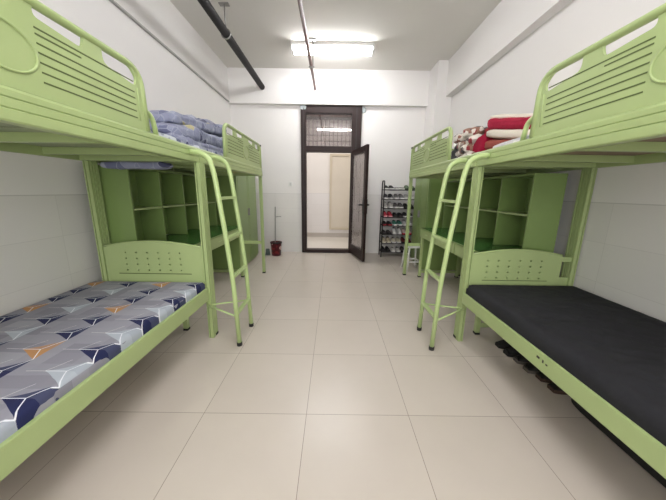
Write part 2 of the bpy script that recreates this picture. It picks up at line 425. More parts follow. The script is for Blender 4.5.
# ceiling pipes
p = thing('ceiling_pipe', (-1.36, 0, 3.18), 'thick black pipe running along the ceiling on the left', 'pipe')
MB().tube([(0, YN, 0), (0, YF - .1, 0)], .05, 16).build('pipe', PIPEBLK, p)
for y in (1.2, 3.86):
    h = MB(); h.tube([(.0, y, .04), (.0, y, .32)], .009, 8); h.box(-.06, .06, y - .03, y + .03, .305, .32, .003)
    h.tube([(.056 * math.cos(a), y, .056 * math.sin(a)) for a in [k * math.pi / 8 for k in range(17)]], .008, 6, caps=False)
    h.build('pipe_hanger', STEEL, p)
p = thing('ceiling_pipe', (-.365, 0, 3.16), 'thin red brown pipe running past the ceiling light', 'pipe')
MB().tube([(0, YN, 0), (0, YF - .1, 0)], .023, 14).build('pipe', PIPEBRN, p)
for y in (1.6, 4.62):
    h = MB(); h.tube([(.03, y, -.01), (.03, y, .34)], .009, 8); h.box(-.03, .08, y - .03, y + .03, .325, .34, .003)
    h.box(-.03, .05, y - .015, y + .015, -.035, -.024, .002)
    h.build('pipe_hanger', STEEL, p)

# ------------------------------------------------------------------ beds
def rail_profile(z0=1.487, z1=1.598, t=-.014):
    """front face of the pressed steel rail with its long grooves"""
    return [(.03, z0), (t, z0), (t - .004, z0 + .006), (t - .004, z0 + .038), (t + .002, z0 + .042), (t - .002, z0 + .046),
            (t - .002, z0 + .072), (t + .004, z0 + .076), (t, z0 + .08), (t, z1 - .012), (t + .01, z1), (.03, z1)]
def guard(root, d, o, ya, yb, hoop):
    """pressed guard panel with arched tube, four openings, grooves and an oval"""
    z0, z1 = 1.6, 1.915
    cy = (ya + yb) / 2; H = (yb - ya) / 2
    loops = [fillet2([(ya + .012, z0), (yb - .012, z0), (yb - .015, z1 - .01), (ya + .015, z1 - .01)], [0, 0, .1, .1], 8)]
    for s in (-1, 1):
        A = [(cy + s * (H - .262), z1 - .012), (cy + s * (H - .262), 1.842), (cy + s * (H - .06), 1.815), (cy + s * (H - .045), 1.86), (cy + s * (H - .09), z1 - .012)]
        B = [(cy + s * (H - .555), z1 - .012), (cy + s * (H - .555), 1.868), (cy + s * (H - .365), 1.852), (cy + s * (H - .352), z1 - .012)]
        loops += [fillet2(A, [.012, .03, .02, .02, .05], 4), fillet2(B, [.02, .025, .025, .01], 4)]
    g = MB(d, o)
    g.plate(loops, .0, .012)
    # raised oval rim
    g.tube([(-.001, cy + .105 * math.cos(a), 1.73 + .075 * math.sin(a)) for a in [k * math.pi / 16 for k in range(33)]], .005, 6, caps=False)
    # raised lip along the grooved field
    for s in (-1, 1):
        g.tube([(-.001, cy + s * (H - .055), 1.645), (-.001, cy + s * (H - .05), 1.81)], .004, 6)
    gp = g.build('guard_rail', GREEN, root)
    gr = MB(d, o)
    for s in (-1, 1):
        zs = [1.832, 1.812, 1.782, 1.752, 1.720, 1.688, 1.655]
        for i, z in enumerate(zs):
            a, b = H - .56 - .0, H - .075
            if i == 1: b = H - .38
            ya_, yb_ = sorted((cy + s * a, cy + s * b))
            gr.box(-.0015, .0, ya_, yb_, z - .0028, z + .0028)
    gr.build('groove', GROOVE, gp)
    f = MB(d, o)
    f.tube([(.006, ya + .0, z0), (.006, ya + .01, z1), (.006, yb - .01, z1), (.006, yb, z0)], .017, 12, fil=.1)
    f.build('guard_frame', GREEN, gp)
    if not hoop: return gp
    s = 1 if hoop > 0 else -1
    ye = yb if s > 0 else ya
    h = MB(d, o); h.tube([(.02, ye - s * .005, 1.72), (.02, ye + s * .08, 1.705), (.02, ye + s * .105, 1.6)], .0145, 10, fil=.05)
    h.build('hand_loop', GREEN_L, gp)
    return gp

def post_prof(t0, t1, y0, y1):
    return t0, t1, y0, y1
def post(root, d, o, t0, y0, z1, foot=True, w=.042):
    p = MB(d, o)
    y1 = y0 + w; t1 = t0 + w
    # open channel section: a slot down the aisle-facing side
    p.plate([[(0, 0), (1, 0), (1, 1), (0, 1)]], 0, .001) if False else None
    prof = [(t0, y0), (t0 + .60 * w, y0), (t0 + .62 * w, y0 + .014), (t0 + .78 * w, y0 + .014), (t0 + .80 * w, y0), (t1, y0), (t1, y1), (t0, y1), (t0, y0 + .62 * w), (t0 + .010, y0 + .58 * w), (t0 + .010, y0 + .42 * w), (t0, y0 + .38 * w)]
    t = bmesh.new()
    A = [t.verts.new(p.P((x, y, .02 if foot else 0))) for x, y in prof]; B = [t.verts.new(p.P((x, y, z1))) for x, y in prof]
    n = len(prof); t.faces.new(A[::-1]); t.faces.new(B)
    for i in range(n): t.faces.new((A[i], A[(i + 1) % n], B[(i + 1) % n], B[i]))
    bmesh.ops.recalc_face_normals(t, faces=t.faces); p._join(t)
    po = p.build('post', GREEN, root)
    if foot: MB(d, o).box(t0 - .002, t1 + .002, y0 - .002, y1 + .002, 0, .022, .003).build('foot', DARKRUB, po)
    return po

def deck(root, d, o, y0, y1, z, boards):
    """bed base: cross bars and boards"""
    n = 4
    for i in range(n):
        y = y0 + (y1 - y0) * (i + .5) / n
        MB(d, o).box(.03, .88, y - .02, y + .02, z - .045, z, .003).build('cross_bar', GREEN, root)
    m = 9; st = (y1 - y0) / m
    for i in range(m):
        y = y0 + st * (i + .5)
        MB(d, o).box(.03, .88, y - st * .42, y + st * .42, z, z + .014, .002).build('bed_board', boards, root)

def bunk(base, d, side):
    o = (0, 0, 0)
    root = thing('bunk_bed', (base, 0, 0), 'green steel bunk bed at the %s front, %s sheet on its lower bed' % (side, 'patterned' if d < 0 else 'black'), 'bunk bed', 'green steel beds')
    tf, tr = (-.026, .832) if d < 0 else (-.008, .868)
    for y in (.2, 2.182):
        post(root, d, o, tf, y, 1.487, y < 1); post(root, d, o, tr, y, 1.487, y < 1)
    MB(d, o).prism(rail_profile(), .2, 2.205).build('upper_rail', GREEN, root)
    MB(d, o).box(.876, .90, .2, 2.2, 1.487, 1.56, .004).build('upper_rail', GREEN, root)
    for y in (.2, 2.165): MB(d, o).box(.03, .88, y, y + .035, 1.49, 1.56, .004).build('end_rail', GREEN, root)
    deck(root, d, o, .24, 2.16, 1.545, BOARD_G if d < 0 else BOARD)
    guard(root, d, o, .31, 1.655, 1)
    # lower bed
    z0, z1 = (.36, .468) if d < 0 else (.362, .458)
    r = MB(d, o); r.box(-.012, .03, .243, 2.182, z0, z1, .006)
    lr = r.build('lower_rail', GREEN, root)
    MB(d, o).box(.87, .9, .25, 2.15, z0, z1, .004).build('lower_rail', GREEN, root)
    for y in (.215, 2.16): MB(d, o).box(.05, .86, y, y + .02, z0 + .01, z1 - .01, .003).build('end_rail', GREEN, root)
    for i in range(5):
        y = .4 + i * .38; MB(d, o).box(.03, .87, y - .03, y + .03, .372, .392, .003).build('cross_bar', GREEN, root)
    MB(d, o).box(.03, .87, .25, 2.14, .392, .405).build('bed_board', BOARD, root)
    # perforated headboard between the far posts
    t0, t1, he, hh = (.02, .828, .82, .045) if d < 0 else (.036, .785, .795, .042); tc = (.428 if d < 0 else .39)
    out = [(t0, .50), (t1, .50), (t1, he)] + [(t1 - (t1 - t0) * k / 16, he + hh * math.sin(math.pi * k / 16)) for k in range(1, 16)] + [(t0, he)]
    loops = [out]
    for i in range(6):
        for j in range(4):
            cx = tc + (i - 2.5) * .09; cz = (.615 if d < 0 else .59) + j * .05
            loops.append([(cx + .0085 * math.cos(k * math.pi / 4), cz + .0075 * math.sin(k * math.pi / 4)) for k in range(8)])
    hb = MB(d, o).plate(loops, 2.19, 2.205, axis='y').build('headboard', GREEN, root)
    x = MB(d, o); x.tube([(t0 + .002, 2.197, he - .006)] + [(t0 + (t1 - t0) * k / 16, 2.197, he - .006 + hh * math.sin(math.pi * k / 16)) for k in range(1, 16)] + [(t1 - .002, 2.197, he - .006)], .010, 8)
    x.build('headboard_rim', GREEN, hb)
    MB(d, o).box(t0 + .1, t1 - .1, 2.1885, 2.19, .582 if d < 0 else .565, .589 if d < 0 else .571).build('groove', GROOVE, hb)
    if d > 0:
        for za, zb in ((.50, .60), (.735, .775)): MB(d, o).box(t1 + .002, tr, 2.196, 2.204, za, zb, .002).build('bracket', GREEN, hb)
    return root
BL, BR = -1.06, 1.13
bunk_l = bunk(BL, -1, 'left'); bunk_r = bunk(BR, 1, 'right')
for (y, z, a, b) in ((1.31, .425, .010, .006), (1.275, .422, .004, .008), (1.25, .418, .006, .004)):
    MB(1).box(-.0135, -.0118, y - a, y + a, z - b, z + b).build('paint_chip', mat('bare_steel_chip', srgb(52, 46, 40), .7), [c for c in bunk_r.children if c.name.startswith('lower_rail')][0])

def loft(base, d, side):
    o = (0, 0, 0)
    root = thing('loft_bed', (base, 0, 0), 'green steel loft bed over the %s desk with a folded quilt on top' % side, 'loft bed', 'green steel beds')
    tf, tr = (-.026, .832) if d < 0 else (-.008, .868)
    for y, h in ((2.23, 1.487), (4.13, 1.905)):
        for t in (tf if y < 3 else 0, tr):
            po = post(root, d, o, t, y, h)
            if h > 1.6: MB(d, o).box(t - .004, t + .046, y - .004, y + .046, h, h + .022, .006).build('cap', DARKRUB, po)
    MB(d, o).prism(rail_profile(), 2.212, 4.13).build('upper_rail', GREEN, root)
    MB(d, o).box(.876, .90, 2.22, 4.13, 1.487, 1.56, .004).build('upper_rail', GREEN, root)
    for y in (2.22, 4.14): MB(d, o).box(.05, .86, y, y + .03, 1.49, 1.6, .004).build('end_rail', GREEN, root)
    MB(d, o).box(.05, .86, 4.145, 4.17, .47, .515, .004).build('end_rail', GREEN_L, root)
    MB(d, o).tube([(.08, 4.155, 1.6), (.08, 4.155, 1.9), (.83, 4.155, 1.9), (.83, 4.155, 1.6)], .014, 10, fil=.08).build('end_hoop', GREEN, root)
    deck(root, d, o, 2.26, 4.12, 1.545, BOARD_G if d < 0 else BOARD)
    guard(root, d, o, 2.80, 4.128, 0)
    return root
loft_l = loft(BL, -1, 'left'); loft_r = loft(BR, 1, 'right')

def ladder(base, d, ya, yb, side):
    o = (0, 0, 0)
    root = thing('bunk_ladder', (base, 0, 0), 'pale green tubular ladder standing against the front rail of the %s beds' % side, 'ladder', 'green bunk ladders')
    foot = -.288; top = -.135
    def tx(z): return foot + (top - foot) * z / 1.42 if z < .9 or True else 0
    for y in (ya, yb):
        r = MB(d, o)
        r.tube([(-.012, y, 1.552), (-.07, y, 1.552), (-.15, y, 1.515), (-.178, y, 1.41), (-.232, y, .95), (-.268, y, .55), (foot, y, .03)], .0185, 12, fil=.06)
        lo = r.build('ladder_rail', GREEN_L, root)
        MB(d, o).tube([(foot, y, 0), (foot - .0, y, .03)], .022, 12).build('foot', DARKRUB, lo)
    def bar(z):
        P_ = [(1.41, -.178), (.95, -.232), (.55, -.268), (.03, foot)]
        for (za, ta), (zb, tb) in zip(P_, P_[1:]):
            if za >= z >= zb: return ta + (tb - ta) * (za - z) / (za - zb)
        return foot
    for z in (1.22, .915, .60, .285):
        r = MB(d, o); r.box(bar(z) - .016, bar(z) + .016, ya + .012, yb - .012, z - .011, z + .011, .004); r.build('rung', GREEN_L, root)
    b = MB(d, o)
    b.tube([(bar(.26), ya, .26), (-.004, 2.17, .315)], .008, 8); b.tube([(bar(.27), yb, .27), (-.004, 2.19, .31)], .008, 8)
    b.build('brace', GREEN_L, root)
    return root
ladder(BL, -1, 2.075, 2.41, 'left'); ladder(BR, 1, 2.05, 2.38, 'right')

# ------------------------------------------------------------------ desks, bookshelves, wardrobes
def desk(base, d, side):
    o = (0, 0, 0); t0, t1, y0, y1 = (.26, .84, 2.30, 3.96) if d < 0 else (.2, .84, 2.30, 4.08)
    root = thing('desk', (base, 0, 0), 'green desk under the %s loft bed with a bright green top' % side, 'desk', 'green desks')
    MB(d, o).box(t0 - .01, t1, y0, y1, .755, .77, .003).build('desk_top', GREEN_T, root)
    MB(d, o).box(t0 - .013, t0 - .01, y0, y1, .753, .772).build('edge_strip', GREEN_P, root)
    MB(d, o).box(t0 + .012, t1, y0 + .01, y1 - .01, .63, .754).build('apron', GREEN_P, root)
    n = 3; st = (y1 - y0) / n
    for i in range(n):
        a, b = y0 + st * i, y0 + st * (i + 1)
        dr = MB(d, o).box(t0 - .004, t0 + .012, a + .012, b - .012, .635, .748, .004).build('drawer', GREEN, root)
        MB(d, o).box(t0 - .012, t0 - .004, (a + b) / 2 - .05, (a + b) / 2 + .05, .69, .70, .002).build('drawer_handle', GREEN_L, dr)
    for t in (t0 + .01, t1 - .05):
        for y in (y0 + .005, y1 - .045):
            l = MB(d, o).box(t, t + .04, y, y + .04, .018, .63, .003).build('leg', GREEN, root)
            MB(d, o).box(t - .002, t + .042, y - .002, y + .042, 0, .02).build('foot', DARKRUB, l)
    for y in (y0 + .012, y1 - .036): MB(d, o).box(t0 + .05, t1 - .05, y, y + .025, .07, .105, .003).build('foot_bar', GREEN, root)
    MB(d, o).box(t1 - .03, t1 - .015, y0 + .045, y1 - .045, .3, .63).build('back_panel', GREEN_P, root)
    MB(d, o).box(t0 + .052, t1 - .052, y1 - .03, y1 - .015, .12, .625).build('end_panel', GREEN_P, root)
    return root
def bookshelf(base, d, side):
    o = (0, 0, 0); t0, t1, y0, y1, z0, z1 = (.625, .88, 2.30, 3.96, .772, 1.465) if d < 0 else (.52, .79, 2.30, 4.08, .772, 1.455)
    if d < 0: t1 = .86
    root = thing('bookshelf', (base, 0, 0), 'empty green pigeonhole bookshelf standing on the %s desk' % side, 'bookshelf', 'green bookshelves')
    for y in (y0, y1 - .018): MB(d, o).box(t0, t1, y, y + .018, z0, z1, .002).build('side_panel', GREEN_P, root)
    st = (y1 - y0) / 4
    for i in range(1, 4):
        MB(d, o).box(t0 + .003, t1 - .012, y0 + st * i - .008, y0 + st * i + .008, z0, z1 - .018, .002).build('divider', GREEN_P, root)
    MB(d, o).box(t0 + .001, t1, y0 + .018, y1 - .018, z1 - .018, z1, .002).build('top_board', GREEN_P, root)
    for i in range(4):
        MB(d, o).box(t0 + .004, t1 - .012, y0 + st * i + .01 + (.008 if i == 0 else 0), y0 + st * (i + 1) - .01 - (.008 if i == 3 else 0), 1.098, 1.114, .002).build('shelf', GREEN, root)
    MB(d, o).box(t1 - .012, t1, y0 + .018, y1 - .018, z0, z1 - .018).build('back_panel', GREEN_P, root)
    return root
def wardrobe(base, d, t0, t1, y0, y1, side):
    o = (0, 0, 0)
    root = thing('wardrobe', (base, 0, 0), 'tall green two door wardrobe standing past the %s desk' % side, 'wardrobe', 'green wardrobes')
    MB(d, o).box(t0 + .02, t1, y0, y1, .03, 1.78, .004).build('carcass', GREEN_P, root)
    MB(d, o).box(t0 + .04, t1 - .02, y0 + .02, y1 - .02, 0, .03).build('plinth', GREEN, root)
    ym = (y0 + y1) / 2
    for a, b, k in ((y0, ym, 1), (ym, y1, -1)):
        dr = MB(d, o).box(t0, t0 + .018, a + .004, b - .004, .06, 1.76, .004)
        dr.box(t0 - .004, t0, a + .06, b - .06, .62, 1.66, .003); dr.box(t0 - .004, t0, a + .06, b - .06, .14, .52, .003)
        dr = dr.build('door', GREEN_P, root)
        yy = ym - .03 * k
        MB(d, o).box(t0 - .022, t0 - .004, yy - .008, yy + .008, .86, .98, .003).build('door_handle', STEEL, dr)
for bs, d, s in ((BL, -1, 'left'), (BR, 1, 'right')):
    desk(bs, d, s); bookshelf(bs, d, s)
wardrobe(BL, -1, .41, .93, 4.22, 5.28, 'left'); wardrobe(BR, 1, .39, .89, 4.42, 5.17, 'right')

# ------------------------------------------------------------------ lower mattresses
def cloth_mat():
    """hexagon print: navy, orange and pale three-winged kites with white seams on grey"""
    S = .0897; PX, PY = 3 * S, S * math.sqrt(3); LW = .0020
    m = bpy.data.materials.new('kite_print_sheet'); m.use_nodes = True
    nt = m.node_tree; b = nt.nodes['Principled BSDF']; N = nt.nodes.new; Lk = nt.links.new
    def M(op, *a):
        n = N('ShaderNodeMath'); n.operation = op
        for k, v in enumerate(a):
            if isinstance(v, (int, float)): n.inputs[k].default_value = v
            else: Lk(v, n.inputs[k])
        return n.outputs[0]
    def mix(f, a, c):
        n = N('ShaderNodeMix'); n.data_type = 'RGBA'; Lk(f, n.inputs['Factor'])
        for key, v in (('A', a), ('B', c)):
            if isinstance(v, tuple): n.inputs[key].default_value = v
            else: Lk(v, n.inputs[key])
        return n.outputs['Result']
    tc = N('ShaderNodeTexCoord'); no = N('ShaderNodeTexNoise'); no.inputs['Scale'].default_value = 6
    Lk(tc.outputs['Object'], no.inputs['Vector'])
    sp = N('ShaderNodeSeparateXYZ'); Lk(tc.outputs['Object'], sp.inputs[0])
    wob = M('MULTIPLY', M('SUBTRACT', no.outputs['Fac'], .5), .012)
    gx = M('ADD', M('ADD', sp.outputs['X'], wob), -1.5255 + 1.112); gy = M('ADD', sp.outputs['Y'], M('ADD', wob, 1.2125 - 1.165))
    ci = M('FLOOR', M('ADD', M('DIVIDE', gx, PX), .62)); ri = M('FLOOR', M('ADD', M('DIVIDE', gy, PY), .5))
    u = M('SUBTRACT', gx, M('MULTIPLY', ci, PX)); v = M('SUBTRACT', gy, M('MULTIPLY', ri, PY)); w = M('ABSOLUTE', v)
    p = M('DIVIDE', M('ADD', M('MULTIPLY', u, .866), M('MULTIPLY', w, .5)), .866 * S)
    bow = M('MULTIPLY', M('SUBTRACT', 1, M('MULTIPLY', p, p)), M('ADD', .001, M('MULTIPLY', M('GREATER_THAN', v, 0), .012)))
    d1 = M('SUBTRACT', M('ADD', S / 2, M('MULTIPLY', u, .5)), M('MULTIPLY', w, .866))
    tri = M('MULTIPLY', M('GREATER_THAN', d1, bow), M('LESS_THAN', u, S / 2 + .002))
    arm0 = M('MULTIPLY', M('LESS_THAN', w, LW), M('MULTIPLY', M('LESS_THAN', u, 0), M('GREATER_THAN', u, -S)))
    pr = M('ABSOLUTE', M('SUBTRACT', M('MULTIPLY', u, .866), M('MULTIPLY', w, .5))); al = M('ADD', M('MULTIPLY', u, .5), M('MULTIPLY', w, .866))
    arm1 = M('MULTIPLY', M('LESS_THAN', pr, LW), M('MULTIPLY', M('GREATER_THAN', al, 0), M('LESS_THAN', al, S)))
    us = M('ADD', u, S)
    pr2 = M('ABSOLUTE', M('SUBTRACT', M('MULTIPLY', us, .866), M('MULTIPLY', w, .5))); al2 = M('ADD', M('MULTIPLY', us, .5), M('MULTIPLY', w, .866))
    zig = M('MULTIPLY', M('LESS_THAN', pr2, LW * .7), M('MULTIPLY', M('GREATER_THAN', v, 0), M('LESS_THAN', al2, S)))
    stub = M('MULTIPLY', M('LESS_THAN', w, LW * .7), M('LESS_THAN', u, -S))
    odd = M('FLOORED_MODULO', ci, 2); r2 = M('FLOORED_MODULO', ri, 2); r3 = M('LESS_THAN', M('FLOORED_MODULO', ri, 3), .5)
    cv = N('ShaderNodeCombineXYZ'); Lk(M('FLOOR', M('DIVIDE', M('ADD', gx, 5.0), S * 1.5)), cv.inputs[0]); Lk(M('FLOOR', M('DIVIDE', M('ADD', gy, 5.0), PY / 2)), cv.inputs[1])
    wn = N('ShaderNodeTexWhiteNoise'); Lk(cv.outputs[0], wn.inputs['Vector'])
    grey = mix(wn.outputs['Value'], (.25, .245, .29, 1), (.35, .345, .395, 1))
    navy = (.020, .024, .080, 1)
    ce = mix(r2, navy, (.44, .48, .54, 1)); co = mix(r3, navy, (.52, .27, .12, 1))
    col = mix(odd, ce, co)
    side = M('GREATER_THAN', v, 0)
    col2 = mix(M('MULTIPLY', side, .22), col, (.20, .22, .30, 1))
    c = mix(tri, grey, col2)
    c = mix(M('MINIMUM', M('ADD', zig, stub), 1), c, (.60, .60, .64, 1))
    c = mix(M('MAXIMUM', arm0, arm1), c, (.80, .81, .85, 1))
    Lk(c, b.inputs['Base Color']); b.inputs['Roughness'].default_value = .85; b.inputs['Specular IOR Level'].default_value = .2
    n = N('ShaderNodeTexNoise'); n.inputs['Scale'].default_value = 14; n.inputs['Detail'].default_value = 3; Lk(tc.outputs['Object'], n.inputs['Vector'])
    bp = N('ShaderNodeBump'); bp.inputs['Strength'].default_value = .3; bp.inputs['Distance'].default_value = .01
    Lk(n.outputs['Fac'], bp.inputs['Height']); Lk(bp.outputs['Normal'], b.inputs['Normal'])
    return m
def mattress(name, x0, x1, y0, y1, z0, z1, step, m, label, cat, colfn=None, r=.035, wrk=.006, fr=4., ridge=0.):
    """soft slab with rounded edges built on a dense grid (top + sides), printed per vertex"""
    ns = max(3, int((z1 - z0) / step / 2)); nt_ = int((x1 - x0) / step); nx = nt_ + 2 * ns
    bm = bmesh.new(); ny = int((y1 - y0) / step)
    h = z1 - z0; prof = []
    # cross-section in x: up the side, round, across, down
    def sec(k):
        hs = h - r
        if k < ns: x, z, ux = x0, z0 + hs * k / ns, x0 - r * .6 - hs * (1 - k / ns)
        elif k > nx - ns: x, z, ux = x1, z0 + hs * (nx - k) / ns, x1 + r * .6 + hs * (1 - (nx - k) / ns)
        else: x = x0 + (x1 - x0) * (k - ns) / nt_; z, ux = z1, x
        return x, z, ux
    xc, yc = (x0 + x1) / 2, (y0 + y1) / 2
    cl = bm.loops.layers.float_color.new('print') if colfn else None
    grid = []; cols = {}
    for i in range(nx + 1):
        x, z, ux = sec(i); row = []
        for j in range(ny + 1):
            y = y0 + (y1 - y0) * j / ny
            # rounded top edge
            ex = min(abs(x - x0), abs(x1 - x)); ey = min(y - y0, y1 - y)
            zz = z
            top = (z >= z1 - 1e-6)
            eb = min(ex, ey) if top else ey
            drop = r - math.sqrt(max(0, r * r - (r - eb) ** 2)) if eb < r else 0
            if top:
                k_ = min(1, eb / (2.5 * r)); k_ = k_ * k_ * (3 - 2 * k_)
                zz = z1 - drop + k_ * (noise.noise(Vector((x * fr, y * fr, 1.3))) * wrk + noise.noise(Vector((x * fr * 3, y * fr * 3, 5.3))) * wrk * .35
                     + max(0, .35 - abs(noise.noise(Vector((x * fr * 1.6 + y * fr * .9, y * fr * 2.2, 9.1))))) * wrk * ridge)
            else: zz = z0 + (z - z0) * max(.05, (h - r - (drop if ey < r else 0)) / (h - r)) if ey < r else z
            v = bm.verts.new((x - xc, y - yc, max(zz, z0) - z0)); row.append(v)
            if colfn: cols[v] = colfn(ux, y)
        grid.append(row)
    for a, b in zip(grid, grid[1:]):
        for j in range(ny):
            f = bm.faces.new((a[j], b[j], b[j + 1], a[j + 1])); f.smooth = True
            if cl:
                for l in f.loops: l[cl] = (*cols[l.vert], 1)
    for j in (0, ny):
        bv = [bm.verts.new((grid[i][j].co.x, grid[i][j].co.y, 0)) for i in range(nx + 1)]
        for i in range(nx):
            q = (grid[i][j], grid[i + 1][j], bv[i + 1], bv[i])
            try:
                f = bm.faces.new(q)
                if cl:
                    for l in f.loops: l[cl] = (.2, .2, .24, 1)
            except ValueError: pass
    bmesh.ops.recalc_face_normals(bm, faces=bm.faces)
    me = bpy.data.meshes.new(name); bm.to_mesh(me); bm.free(); me.materials.append(m)
    ob = bpy.data.objects.new(name, me); COL.objects.link(ob); ob.location = (xc, yc, z0)
    return tag(ob, label, cat)
mattress('mattress', -1.985, -1.066, .26, 2.165, .405, .527, .012, cloth_mat(), 'mattress in a grey sheet with navy and orange kite shapes on the left lower bed', 'mattress', None, r=.02, wrk=.004)
BLACKC = mat('black_cotton', srgb(38, 38, 42), .8, var=.12, scale=8, bump=.25, bscale=25, spec=.25)
mattress('mattress', 1.132, 2.03, .26, 2.165, .405, .548, .014, BLACKC, 'mattress in a plain charcoal black sheet on the right lower bed', 'mattress', None, r=.045, wrk=.010, fr=5, ridge=2.2)

# ------------------------------------------------------------------ bedding on the loft beds
PADL = voro_mat('loft_pad_blue_print', [(3, srgb(150, 154, 172)), (1, srgb(196, 200, 210)), (1, srgb(84, 90, 120))], 14)
QL = voro_mat('blue_grey_quilt_print', [(4, srgb(136, 140, 164)), (4, srgb(146, 150, 172)), (1.2, srgb(112, 116, 144)), (.5, srgb(78, 80, 108)), (.4, srgb(186, 178, 138)), (.8, srgb(170, 174, 190))], 12, line=srgb(160, 164, 182), bump=.8)
pad = MB(-1).pillow((.455, 3.19, 1.60), (.42, .92, .041), (.22, .12), .006, 6, 1).build('mattress_pad', PADL, None, (BL, 0, 0))
tag(pad, 'thin blue grey printed pad lying on the left loft bed', 'mattress pad')
q = MB(-1)
q.pillow((.52, 3.05, 1.685), (.31, .70, .075), (.5, .3), .026, 6, 2, 80, 30)
q.pillow((.54, 3.06, 1.80), (.32, .66, .085), (.55, .3), .034, 6, 7, 80, 30, tilt=.05)
q.pillow((.58, 3.10, 1.945), (.30, .62, .075), (.55, .3), .036, 6, 12, 80, 30, tilt=.12)
ql = q.build('folded_quilt', QL, None, (BL, 0, 0)); tag(ql, 'folded blue grey printed quilt in layers on the left loft bed', 'quilt')

WPAD = voro_mat('pale_pad_print', [(4, srgb(206, 204, 208)), (1, srgb(176, 178, 190)), (1, srgb(224, 222, 222))], 16, bump=.6)
pad = MB(1).pillow((.455, 3.19, 1.588), (.42, .92, .030), (.22, .12), .006, 6, 3).build('mattress_pad', WPAD, None, (BR, 0, 0))
tag(pad, 'thin pale grey pad lying on the right loft bed', 'mattress pad')
for m_, b_, d_, sd in ((PADL, BL, -1, 'blue grey printed pad on the upper bunk at the left front'), (WPAD, BR, 1, 'pale grey pad on the upper bunk at the right front')):
    tag(MB(d_).pillow((.455, 1.2, 1.60), (.42, .98, .041), (.22, .12), .006, 6, 5).build('mattress_pad', m_, None, (b_, 0, 0)), 'thin ' + sd, 'mattress pad')
MB(-1).pillow((.50, 2.252, 1.462), (.28, .042, .029), (.7, .5), .014, 9, 6, 60, 16).build('drooping_corner', QL, ql, None)
CRIM = mat('crimson_cotton', srgb(158, 26, 56), .85, var=.12, scale=40, bump=.3, bscale=30, spec=.2)
IVORY = mat('ivory_cotton', srgb(228, 218, 204), .85, var=.05, bump=.2, bscale=25, spec=.2)
RUST = mat('rust_cotton', srgb(150, 78, 66), .85, var=.1, bump=.2, bscale=25, spec=.2)
MOSA = voro_mat('brown_white_patchwork', [(3, srgb(226, 218, 208)), (2, srgb(150, 112, 96)), (1.5, srgb(92, 84, 84)), (1, srgb(176, 160, 152)), (.6, srgb(150, 60, 66))], 22)
qr = thing('folded_quilt', (BR, 0, 1.62), 'folded crimson and ivory quilt with brown patchwork on the right loft bed', 'quilt')
O = (0, 0, 1.62)
MB(1, O).pillow((.57, 2.55, 1.705), (.235, .34, .055), (.5, .35), .012, 5, 9, 48, 20, tilt=.16).build('rust_fold', RUST, qr)
MB(1, O).pillow((.59, 2.56, 1.80), (.235, .36, .047), (.5, .35), .012, 5, 8, 48, 20, tilt=.20).build('ivory_fold', IVORY, qr)
MB(1, O).pillow((.62, 2.60, 1.893), (.235, .38, .062), (.5, .35), .016, 5, 1, 48, 20, tilt=.24).build('crimson_fold', CRIM, qr)
MB(1, O).pillow((.67, 2.64, 1.962), (.22, .44, .028), (.6, .35), .010, 6, 4, 48, 16, tilt=.24).build('ivory_fold', IVORY, qr)
MB(1, O).pillow((.58, 3.0, 1.77), (.22, .13, .12), (.6, .5), .03, 9, 10, 40, 20).build('crimson_fold', CRIM, qr)
m = MB(1, O); rg = random.Random(4)
for i in range(3):
    for j in range(4):
        for k in range(2):
            m.pillow((.40 + .15 * i + rg.uniform(-.02, .02), 3.13 + .19 * k + (j % 2) * .05 + rg.uniform(-.03, .03), 1.675 + j * .085 - .02 * k), (.10, .115, .055), (.8, .8), .014, 12, i * 3 + j + k * 7, 20, 12)
m.build('patchwork_fold', MOSA, qr)
bg = MB(1).pillow((.40, 3.44, 1.71), (.10, .09, .09), (.7, .7), .03, 9, 5, 28, 16).pillow((.40, 3.44, 1.82), (.08, .07, .06), (.8, .8), .02, 9, 8, 24, 14).build('cloth_bundle', mat('charcoal_cloth', srgb(62, 62, 64), .9, bump=.3, bscale=30), None, (BR, 0, 0))
tag(bg, 'small dark grey cloth bundle beside the patchwork quilt on the right loft bed', 'bundle')

